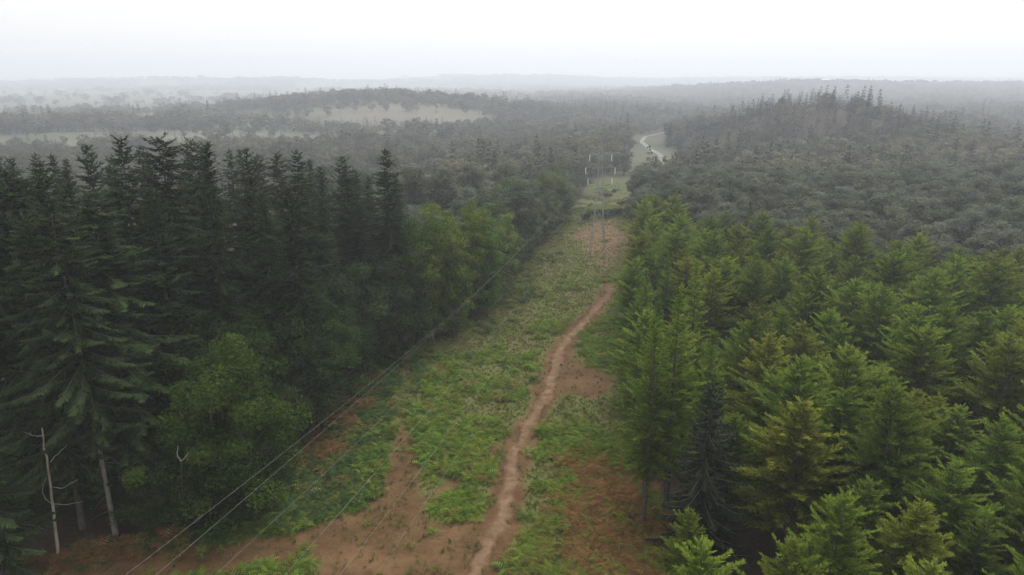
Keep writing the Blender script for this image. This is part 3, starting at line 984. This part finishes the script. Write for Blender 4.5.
def label_rows(pts, per, word):
    """number trees into bands away from the camera, then across each band"""
    out = []
    for b in range(0, len(pts), per):
        band = sorted(pts[b:b + per], key=lambda p: p[0] / p[1])
        for i, p in enumerate(band):
            out.append((p, f'grey-green pine, {ordinal(i + 1)} from the left in the {ordinal(b // per + 1)} band {word}'))
    return out
for (x, y), lab in label_rows(near_r, 21, 'behind the right larches'):
    s = pr.uniform(0.75, 1.1)
    plant('pine_tree', PINE[pr.randrange(6)], x, y, lab, 'pine', 'grey pinewood behind the larches', s * 1.3, s, pr.uniform(0, 6.28))
pts_l.sort(key=lambda p: p[1])
for (x, y), lab in label_rows(pts_l[:80], 10, 'behind the light green left trees'):
    s = pr.uniform(0.85, 1.1)
    plant('pine_tree', (PINE + PINE_TALL)[pr.randrange(7)], x, y, lab, 'pine', 'grey pinewood left of the clearing', s * 1.3, s, pr.uniform(0, 6.28))

# ------------------------------------------------------------------ scatter (only for what nobody could count)
def scatter(name, label, sources, P_, rot, scl, idx, tilt=0.0, rng=None):
    c = bpy.data.collections.new(name + '_kinds')
    for k, (nm, me) in enumerate(sources):
        c.objects.link(bpy.data.objects.new(f'{chr(97 + k)}_{nm}', me))
    me = bpy.data.meshes.new(name)
    me.vertices.add(len(P_))
    me.vertices.foreach_set('co', np.asarray(P_, np.float32).ravel())
    rv = np.zeros((len(P_), 3), np.float32)
    rv[:, 2] = rot
    if tilt:
        rv[:, :2] = np.random.default_rng(3).normal(0, tilt, (len(P_), 2))
    a = me.attributes.new('rot', 'FLOAT_VECTOR', 'POINT')
    a.data.foreach_set('vector', rv.ravel())
    a = me.attributes.new('scl', 'FLOAT_VECTOR', 'POINT')
    a.data.foreach_set('vector', np.asarray(scl, np.float32).ravel())
    a = me.attributes.new('kind_index', 'INT', 'POINT')
    a.data.foreach_set('value', np.asarray(idx, np.int32))
    ng = bpy.data.node_groups.new(name + '_scatter', 'GeometryNodeTree')
    ng.interface.new_socket('Geometry', in_out='INPUT', socket_type='NodeSocketGeometry')
    ng.interface.new_socket('Geometry', in_out='OUTPUT', socket_type='NodeSocketGeometry')
    N, L = ng.nodes, ng.links
    gi, go = N.new('NodeGroupInput'), N.new('NodeGroupOutput')
    ci = N.new('GeometryNodeCollectionInfo')
    ci.inputs['Collection'].default_value = c
    ci.inputs['Separate Children'].default_value = True
    ci.inputs['Reset Children'].default_value = True
    ip = N.new('GeometryNodeInstanceOnPoints')
    ip.inputs['Pick Instance'].default_value = True
    def na(nm, ty):
        q = N.new('GeometryNodeInputNamedAttribute')
        q.data_type = ty
        q.inputs['Name'].default_value = nm
        return q.outputs['Attribute']
    L.new(gi.outputs[0], ip.inputs['Points'])
    L.new(ci.outputs[0], ip.inputs['Instance'])
    L.new(na('kind_index', 'INT'), ip.inputs['Instance Index'])
    L.new(na('rot', 'FLOAT_VECTOR'), ip.inputs['Rotation'])
    L.new(na('scl', 'FLOAT_VECTOR'), ip.inputs['Scale'])
    L.new(ip.outputs[0], go.inputs[0])
    o = link(name, me)
    md = o.modifiers.new('scatter', 'NODES')
    md.node_group = ng
    return tag(o, label, kind='stuff')

rg = np.random.default_rng(77)

# far woods -----------------------------------------------------------------
FAR = [('tree', clump_tree(400 + i, 12, 2, 3.4, 4.0, 18, 1.65, 40, 0.5, leaf='far', merge=True, limbs=False, needle=1.0, outer=0.22, flat=0.85, nj=0.25, tj=0.06, cj=0.1)) for i in range(5)]
FARC = []
for i in range(3):
    t_, c_ = conifer(420 + i, 15, 2.6, 2, 1.1, 5, lambda t: (1 - t) ** 0.9 + 0.08, lambda t: -0.15 + 0.5 * t, 0.1, 0.1, twig=0.5, tw_w=0.55, station=0.7, leaf='fardark', dead_low=0)
    FARC.append(('conifer', c_))

def far_points():
    out = []
    for y0, y1, spc in ((235, 650, 6.8), (650, 1300, 8.5), (1300, 2600, 13.0), (2600, 5600, 26.0)):
        nx_ = int(2 * 0.80 * y1 / spc)
        ny_ = int((y1 - y0) / spc)
        gx_, gy_ = np.meshgrid((np.arange(nx_) - nx_ / 2) * spc, y0 + np.arange(ny_) * spc)
        x = gx_.ravel() + rg.uniform(-0.5, 0.5, gx_.size) * spc
        y = gy_.ravel() + rg.uniform(-0.5, 0.5, gx_.size) * spc
        k = np.abs(x) < 0.77 * y + 15
        x, y = x[k], y[k]
        out.append(np.stack([x, y, np.full(len(x), spc)], 1))
    return np.concatenate(out)
FP = far_points()
x, y, spc = FP.T
m = np.ones(len(x), bool)
inclear = (x > XL(y) - 1) & (x < XR(y) + 1) & (y < 355)
m &= ~inclear
left_thing = (y < 240) & (x < XL(y)) & (x > -0.24 * y - 14)
m &= ~left_thing
if near_r:
    ymax = max(p[1] for p in near_r)
    m &= ~((x > XR(y)) & (y < ymax + 1))
ft = np.array(far_track)
m &= pdist(x, y, [tuple(p) for p in ft]) > 11.0
for kk in (1.03, 1.06, 1.09, 1.12, 1.15, 1.18, 1.22, 1.26):      # the road's open verge
    m &= pdist(x * kk, y * kk, [tuple(p) for p in ft]) > 8.0
valley = gauss(x, y, 72, 385, 14, 60)
m &= ~(valley > 0.55)
# open fields: on the plain to the left and on the heath hill
field = sstep(0.50, 0.56, fbm(x * 0.45, y, 190, 61)) * sstep(480, 620, y) * sstep(60, -60, x - 0.05 * y)
field = np.maximum(field, sstep(0.54, 0.58, fbm(x * 0.5, y, 480, 67)) * sstep(900, 1300, y) * sstep(150, 0, x))
w_ = 0.7 * (fbm(x, y, 60, 69) - 0.5)
for fx_, fy_, sx_, sy_ in ((-270, 585, 190, 85), (-900, 1350, 420, 220), (-420, 830, 150, 80), (-720, 1000, 240, 110), (-200, 1250, 160, 60), (-1500, 2300, 900, 350), (-500, 1650, 260, 160)):
    field = np.maximum(field, sstep(0.5, 0.62, gauss(x, y, fx_, fy_, sx_, sy_) + w_))
m &= rg.random(len(x)) > 0.985 * field
m &= rg.random(len(x)) > 0.86 * sand_mask(x, y)
# clump gaps
m &= rg.random(len(x)) > 0.5 * sstep(0.55, 0.75, fbm(x, y, 30, 71)) * (1 - gauss(x, y, 205, 470, 110, 120))
x, y, spc = x[m], y[m], spc[m]
kn = gauss(x, y, 205, 470, 75, 90)
con = (rg.random(len(x)) < 0.10 + 0.38 * sstep(0.45, 0.8, kn + 0.4 * (fbm(x, y, 40, 81) - 0.5)) + 0.35 * sstep(0.55, 0.7, fbm(x, y, 120, 83)))
ki = np.where(con, 5 + rg.integers(0, 3, len(x)), rg.integers(0, 5, len(x)))
s = rg.uniform(0.55, 1.25, len(x)) * (0.72 + 0.62 * sstep(0.3, 0.7, fbm(x, y, 85, 85))) * np.interp(spc, [5, 8, 12, 24], [0.95, 1.0, 1.1, 1.25])
s = s * np.where(con & (gauss(x, y, 208, 480, 60, 70) > 0.5), rg.uniform(0.75, 1.2, len(x)), 1.0)
sxy = s * np.interp(spc, [6.8, 8.5, 13, 26], [1.1, 1.25, 1.8, 3.0])
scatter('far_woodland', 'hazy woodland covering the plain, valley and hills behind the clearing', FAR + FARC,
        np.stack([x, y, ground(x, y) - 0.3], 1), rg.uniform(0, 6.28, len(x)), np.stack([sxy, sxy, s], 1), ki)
if rest_r:
    q = np.array(rest_r)
    q = q[q[:, 1] > 0]
    n = len(q)
    s = rg.uniform(0.75, 1.1, n)
    scatter('far_pinewood', 'grey pinewood continuing behind the nearer pines on the right', [('pine', clump_tree(360 + i, 15, 4, 3.2, 3.0, 26, 1.4, 80, 0.34, leaf='pine', merge=True, limbs=False, needle=0.9, outer=0.25, nj=0.28, tj=0.07, cj=0.1)) for i in range(3)],
            np.stack([q[:, 0], q[:, 1], ground(q[:, 0], q[:, 1]) - 0.2], 1), rg.uniform(0, 6.28, n), np.stack([s * 1.3, s * 1.3, s], 1), rg.integers(0, 3, n))

# bracken ---------------------------------------------------------------------
def fern_mesh(seed, mat, nfr=8, ln=1.05):
    g = np.random.default_rng(seed)
    b = MB()
    for k in range(nfr):
        a = k * 2 * math.pi / nfr + g.normal(0, 0.25)
        h = np.array([math.cos(a), math.sin(a), 0])
        sd = np.array([-math.sin(a), math.cos(a), 0])
        L_ = ln * g.uniform(0.7, 1.2)
        rise = g.uniform(0.55, 0.95)
        tw = g.normal(0, 0.25)
        s = np.linspace(0.15, 1.0, 7)
        def pt(s):
            s = np.asarray(s, float)
            return np.outer(s * L_ * 0.85, h) + np.outer(L_ * (rise * 1.5 * s - rise * 1.05 * s ** 2) * 0.9, [0, 0, 1])
        p = pt(s)
        nx = pt(s + 0.10) - p
        w = L_ * 0.36 * (1.06 - s) ** 0.75 * np.clip(s * 5, 0, 1)
        t = np.clip(0.45 + g.normal(0, 0.18) + 0.15 * s, 0, 1)
        for sg in (-1, 1):
            out = sg * sd * 1.0 + np.array([0, 0, -0.25 + tw * sg])
            tip = p + out * w[:, None] + nx * 0.9
            V = np.stack([p, p + nx * 0.75, tip], 1)
            n = len(V)
            b.add(V.reshape(-1, 3), np.arange(n * 3).reshape(n, 3), np.repeat(t, 3))
    return b.mesh('fern', mat)

FERNS = [('fern', fern_mesh(500 + i, M[k])) for i, k in enumerate(['fern', 'fern', 'fern_deep', 'fern_deep', 'fern_yellow', 'fern_rust', 'fern_rust'])]
n = 95000
yy = 44 + (330 - 44) * rg.random(n) ** 1.7
xx = XL(yy) - 3 + rg.random(n) * (XR(yy) - XL(yy) + 6)
f = fern_density(xx, yy)
rm_ = rust_mask(xx, yy)
k = rg.random(n) < np.maximum(f, 0.75 * rm_ * (1 - dirt_mask(xx, yy))) * np.interp(yy, [44, 110, 210], [1.0, 0.75, 0.6]) * 0.52
k |= (rg.random(n) < 0.003) & (pdist(xx, yy, MAIN) > 1.2) & (xx > XL(yy)) & (xx < XR(yy))
xx, yy, rm_ = xx[k], yy[k], rm_[k]
n = len(xx)
u = rg.random(n)
deep = sstep(3, -3, xx - (XL(yy) + 8)) * 0.85 + 0.12
yel = 0.10 + 0.45 * gauss(xx, yy, 6, 55, 6, 9) + 0.2 * sstep(100, 130, yy)
kind = np.where(rg.random(n) < deep, 2 + rg.integers(0, 2, n), rg.integers(0, 2, n))
kind = np.where(rg.random(n) < yel, 4, kind)
kind = np.where(rg.random(n) < rm_ * 0.72 + 0.03, 5 + rg.integers(0, 2, n), kind)
s = rg.uniform(0.5, 1.45, n) * (0.75 + 0.55 * vnoise(xx, yy, 3.0, 19)) * np.interp(yy, [50, 100, 200], [0.92, 0.88, 0.8])
scatter('bracken', 'green, yellowing and rusty bracken covering the clearing between the paths', FERNS,
        np.stack([xx, yy, ground(xx, yy) - 0.05], 1), rg.uniform(0, 6.28, n), np.stack([s, s, s * rg.uniform(0.7, 1.2, n)], 1), kind, 0.15)

# grass tufts -------------------------------------------------------------------
def tuft_mesh(seed, nb=14):
    g = np.random.default_rng(seed)
    b = MB()
    for k in range(nb):
        a = g.uniform(0, 6.28)
        o = np.array([g.normal(0, 0.09), g.normal(0, 0.09), 0])
        d = np.array([math.cos(a), math.sin(a), 0])
        l = g.uniform(0.16, 0.34)
        sd = np.array([-d[1], d[0], 0]) * 0.022
        V = [o - sd, o + sd, o + d * l * 0.6 + [0, 0, l * 0.8]]
        b.add(V, [(0, 1, 2)], np.clip(0.5 + g.normal(0, 0.25), 0, 1))
    return b.mesh('tuft', M['grass'])
n = 46000
yy = 45 + 190 * rg.random(n) ** 1.5
xx = XL(yy) - 1 + rg.random(n) * (XR(yy) - XL(yy) + 2)
k = rg.random(n) < (1 - 0.88 * sstep(0.1, 0.5, dirt_mask(xx, yy)) - 0.12 * sstep(0.9, 0.4, pdist(xx, yy, MAIN))) * (1 - 0.8 * fern_density(xx, yy)) * (1 - 0.9 * heath_mask(xx, yy))
xx, yy = xx[k], yy[k]
s = rg.uniform(0.6, 1.5, len(xx))
scatter('rough_grass', 'short rough grass between the bracken patches', [('tuft', tuft_mesh(600 + i)) for i in range(3)],
        np.stack([xx, yy, ground(xx, yy) - 0.02], 1), rg.uniform(0, 6.28, len(xx)), np.stack([s, s, s], 1), rg.integers(0, 3, len(xx)), 0.2)

# ------------------------------------------------------------------ bushes over the crest, flowers, dead wood
bushes = [(603, 222, 208), (611, 221, 211), (620, 219.5, 213), (629, 218.5, 214), (638, 217.5, 215), (588, 224, 205),
          (622, 205, 255), (632, 203, 262), (643, 202, 258), (651, 204, 250), (615, 190, 300), (640, 188, 310), (606, 195, 285), (645, 222, 200), (640, 232, 187)]
bushes.sort(key=lambda b: b[2])
for i, (px, py, Y) in enumerate(bushes):
    a = at(px, py, Y)
    s = rnd.uniform(0.8, 1.3)
    plant('gorse_bush', BUSH[i % 3], a[0], a[1], f'dark low bush by the crest of the clearing, {ordinal(i + 1)} nearest to the camera', 'bush',
          'dark bushes by the crest', s * rnd.uniform(1.0, 1.5), s, rnd.uniform(0, 6.28))

def tube_obj(name, pts, rads, mat, parent=None, sides=6):
    b = MB()
    b.tube(pts, rads, sides)
    return link(name, b.mesh(name, mat, True), parent)

def curvy(P_, n=10, j=0.0, seed=0):
    P_ = np.array(P_, float)
    t = np.linspace(0, len(P_) - 1, n)
    q = np.stack([np.interp(t, np.arange(len(P_)), P_[:, i]) for i in range(3)], 1)
    if j:
        q[1:-1] += np.random.default_rng(seed).normal(0, j, (n - 2, 3))
    return q

# bleached dead tree at the lower left
dt = bpy.data.objects.new('dead_tree', None)
COL.objects.link(dt)
base = at(58, 556, 52.0)
base[2] = gz(base[0], base[1])
dt.location = base
tag(dt, 'bleached leafless dead tree with broken branches at the lower left', 'dead tree')
def rel(px, py, Y): return at(px, py, Y) - base
tp = curvy([(0, 0, -0.3), rel(54.5, 520, 52.1), rel(51, 490, 52.2), rel(46.5, 455, 52.3), rel(42, 428, 52.4)], 12, 0.03, 1)
tube_obj('trunk', tp, np.linspace(0.145, 0.055, 12), M['dead'], dt, 8)
for bpts in ([(50.5, 462, 52.2), (57, 455, 51.6), (67, 445, 51.0)], [(53, 487, 52.1), (63, 489, 51.4), (69, 484, 51.1), (78, 479, 50.8)],
             [(54.5, 504, 52.1), (66, 505, 51.5), (84, 501, 50.9)], [(53, 505, 52.1), (45, 498, 51.7), (42, 490, 51.5), (46, 478, 51.3)],
             [(43, 436, 52.3), (34, 436, 52.0), (24, 432, 51.6)]):
    tube_obj('branch', curvy([rel(*p) for p in bpts], 8, 0.03, int(bpts[0][1])), np.linspace(0.038, 0.014, 8), M['dead_branch'], dt, 5)
# antler-like snag
sg = bpy.data.objects.new('dead_snag', None)
COL.objects.link(sg)
base = at(183, 495, 54.2)
base[2] = gz(base[0], base[1])
sg.location = base
tag(sg, 'small grey antler-shaped dead snag against the dark left wood', 'dead tree')
tube_obj('trunk', curvy([(0, 0, -0.2), rel(182, 490, 52.3), rel(181, 461, 52.2)], 8, 0.03, 4), np.linspace(0.024, 0.024, 8), M['bark'], sg, 6)
for bpts in ([(181, 461, 52.2), (177, 455, 52.0), (178, 444, 51.9)], [(181, 461, 52.2), (185, 458, 51.9), (188, 452, 51.8)]):
    tube_obj('branch', curvy([rel(*p) for p in bpts], 6, 0.01, 3), np.linspace(0.05, 0.02, 6), M['dead_branch'], sg, 5)

# birch stem at the left edge
def birch(px, py, h, lab):
    a, b, c = ray(px, py)
    t = -CAMZ / c
    x, y = a * t, b * t
    me = clump_tree(int(px), h, h * 0.5, 2.0, h * 0.25, 30, 0.8, 90, 0.16, leaf='larch', bark='birch', trunk_r=0.13)
    plant('birch_tree', me, x, y, lab, 'birch', None)
birch(495.5, 297, 11, 'slender birch with pale bare stem on the left edge of the clearing')
birch(434, 342, 15, 'slim pale-stemmed birch at the foot of the light green trees')

# pale flowering clump in the bracken
fl = MB()
g = np.random.default_rng(9)
c0 = at(315, 500, 60.5)
for k in range(40):
    p = np.array([g.normal(0, 0.22), g.normal(0, 0.22), g.uniform(0.75, 1.15)])
    d = unit(g.normal(0, 1, (1, 3)) + [0, 0, 0.6])
    fl.quads(kites(p[None], d, np.array([0.16]), np.array([0.12]), np.array([0.3, 0.9, 0.2]), g), g.random())
stem = MB()
for k in range(12):
    a = g.uniform(0, 6.28)
    stem.tube([(0, 0, -0.05), (0.12 * math.cos(a), 0.12 * math.sin(a), 0.5), (0.28 * math.cos(a), 0.28 * math.sin(a), 0.95)], [0.015, 0.012, 0.008], 4)
fo = bpy.data.objects.new('flowering_plant', None)
COL.objects.link(fo)
fo.location = (c0[0], c0[1], gz(c0[0], c0[1]))
link('stem', stem.mesh('stem', M['fern_deep']), fo)
link('flower_head', fl.mesh('flower_head', M['flower']), fo)
tag(fo, 'pale pink flowering clump in the left bracken bank', 'plant')

# ------------------------------------------------------------------ pylon and its conductors
PX, PY = 20.2, 161.0
py0 = gz(PX, PY)
pyl = bpy.data.objects.new('pylon', None)
COL.objects.link(pyl)
pyl.location = (PX, PY, py0)
tag(pyl, 'grey lattice steel pylon with six white insulators on the grassy crest', 'pylon')
def half(z):
    return np.interp(z, [0, 13, 16, 25.5], [1.75, 0.75, 0.55, 0.30])
levels = [-0.2, 3.2, 6.2, 8.8, 11.0, 13.0, 14.8, 16.4, 18.0, 19.6, 21.2, 22.8, 24.2, 25.5]
for sx in (-1, 1):
    for sy in (-1, 1):
        tube_obj('leg', [(sx * half(z), sy * half(z), z) for z in levels], np.linspace(0.075, 0.04, len(levels)), M['steel'], pyl, 4)
br = MB()
for a, b in zip(levels[:-1], levels[1:]):
    ha, hb = half(a), half(b)
    ca = [(-ha, -ha, a), (ha, -ha, a), (ha, ha, a), (-ha, ha, a)]
    cb = [(-hb, -hb, b), (hb, -hb, b), (hb, hb, b), (-hb, hb, b)]
    for k in range(4):
        j = (k + 1) % 4
        br.tube([ca[k], cb[j]], [0.018, 0.018], 4)
        br.tube([ca[j], cb[k]], [0.018, 0.018], 4)
        br.tube([cb[k], cb[j]], [0.010, 0.010], 4)
link('lattice_bracing', br.mesh('lattice_bracing', M['steel']), pyl)['kind'] = 'stuff'
tube_obj('peak', [(0, 0, 25.4), (0, 0, 27.4)], [0.12, 0.03], M['steel'], pyl, 4)
ARMS = [(2.5, 22.0 + 1.5), (3.35, 19.1 + 1.5), (2.75, 16.6 + 1.5)]
tips = []
for w, z in ARMS:
    am = MB()
    for s_ in (-1, 1):
        h_ = half(z)
        for yy_ in (-h_, h_):
            am.tube([(s_ * h_, yy_, z), (s_ * w, 0, z)], [0.02, 0.018], 4)
            am.tube([(s_ * h_, yy_, z + 1.1), (s_ * w, 0, z)], [0.014, 0.012], 4)
            am.tube([(s_ * (h_ + w) / 2, yy_ / 2, z), (s_ * h_, yy_, z + 1.1)], [0.010, 0.010], 4)
    arm = link('cross_arm', am.mesh('cross_arm', M['steel']), pyl)
    for s_ in (-1, 1):
        ins = MB()
        zz = np.linspace(0, -1.5, 25)
        rr = [0.05 if (q % 2 or q in (0, 24)) else 0.115 for q in range(25)]
        ins.tube([(s_ * w, 0, z + q) for q in zz], rr, 8)
        link('insulator', ins.mesh('insulator', M['porcelain'], True), arm)
        tips.append((s_ * w, z - 1.52))
near = {(-1, 0): (-31.73, 32.18, 7.97), (-1, 1): (-31.63, 27.54, 4.83), (-1, 2): (-34.02, 26.45, 7.14),
        (1, 0): (-24.8, 30.11, 6.31), (1, 1): (-25.4, 27.6, 6.8), (1, 2): (-26.06, 25.2, 8.01)}
names = {(-1, 0): 'upper left', (-1, 1): 'middle left', (-1, 2): 'lower left', (1, 0): 'upper right', (1, 1): 'middle right', (1, 2): 'lower right'}
t = np.linspace(0, 1, 60)
for lv, (w, z) in enumerate(ARMS):
    for s_ in (-1, 1):
        x1, z1, sag = near[(s_, lv)]
        A = np.array([PX + s_ * w, PY, py0 + z - 1.53])
        B = np.array([x1, -48.0, z1])
        q = A + np.outer(t, B - A)
        q[:, 2] -= 4 * sag * t * (1 - t)
        o = tube_obj('overhead_wire', q, np.full(60, 0.0048), M['wire'], None, 5)
        tag(o, f'thin grey overhead wire from the {names[(s_, lv)]} insulator of the pylon', 'wire', 'overhead wires')

# ------------------------------------------------------------------ far pale farm buildings on the ridge
def barn(px, py, Y, w, h, lab):
    p = at(px, py, Y)
    zg = gz(p[0], p[1])
    e = bpy.data.objects.new('farm_building', None)
    COL.objects.link(e)
    e.location = (p[0], p[1], zg)
    b = MB()
    d = w * 0.4
    b.box((-w / 2, -d / 2, -3), (w / 2, d / 2, h))
    link('wall', b.mesh('wall', M['white_wall']), e)
    r = MB()
    r.add([(-w / 2 - 0.4, -d / 2 - 0.4, h + 0.01), (w / 2 + 0.4, -d / 2 - 0.4, h + 0.01), (w / 2 + 0.4, d / 2 + 0.4, h + 0.01), (-w / 2 - 0.4, d / 2 + 0.4, h + 0.01),
           (-w / 2 - 0.4, 0, h + d * 0.3), (w / 2 + 0.4, 0, h + d * 0.3)],
          [(0, 1, 5, 4), (2, 3, 4, 5)])
    r.add([(-w / 2 - 0.4, -d / 2 - 0.4, h + 0.01), (-w / 2 - 0.4, d / 2 + 0.4, h + 0.01), (-w / 2 - 0.4, 0, h + d * 0.3),
           (w / 2 + 0.4, -d / 2 - 0.4, h + 0.01), (w / 2 + 0.4, d / 2 + 0.4, h + 0.01), (w / 2 + 0.4, 0, h + d * 0.3)], [(0, 2, 1), (3, 4, 5)])
    link('roof', r.mesh('roof', M['roof']), e)
    tag(e, lab, 'building', 'pale buildings on the far ridge')
barn(826, 82, 2150, 28, 15, 'tiny white building on the far ridge behind the wooded knoll')
barn(893, 83, 2150, 18, 14, 'tiny white building on the far ridge, right of the other')
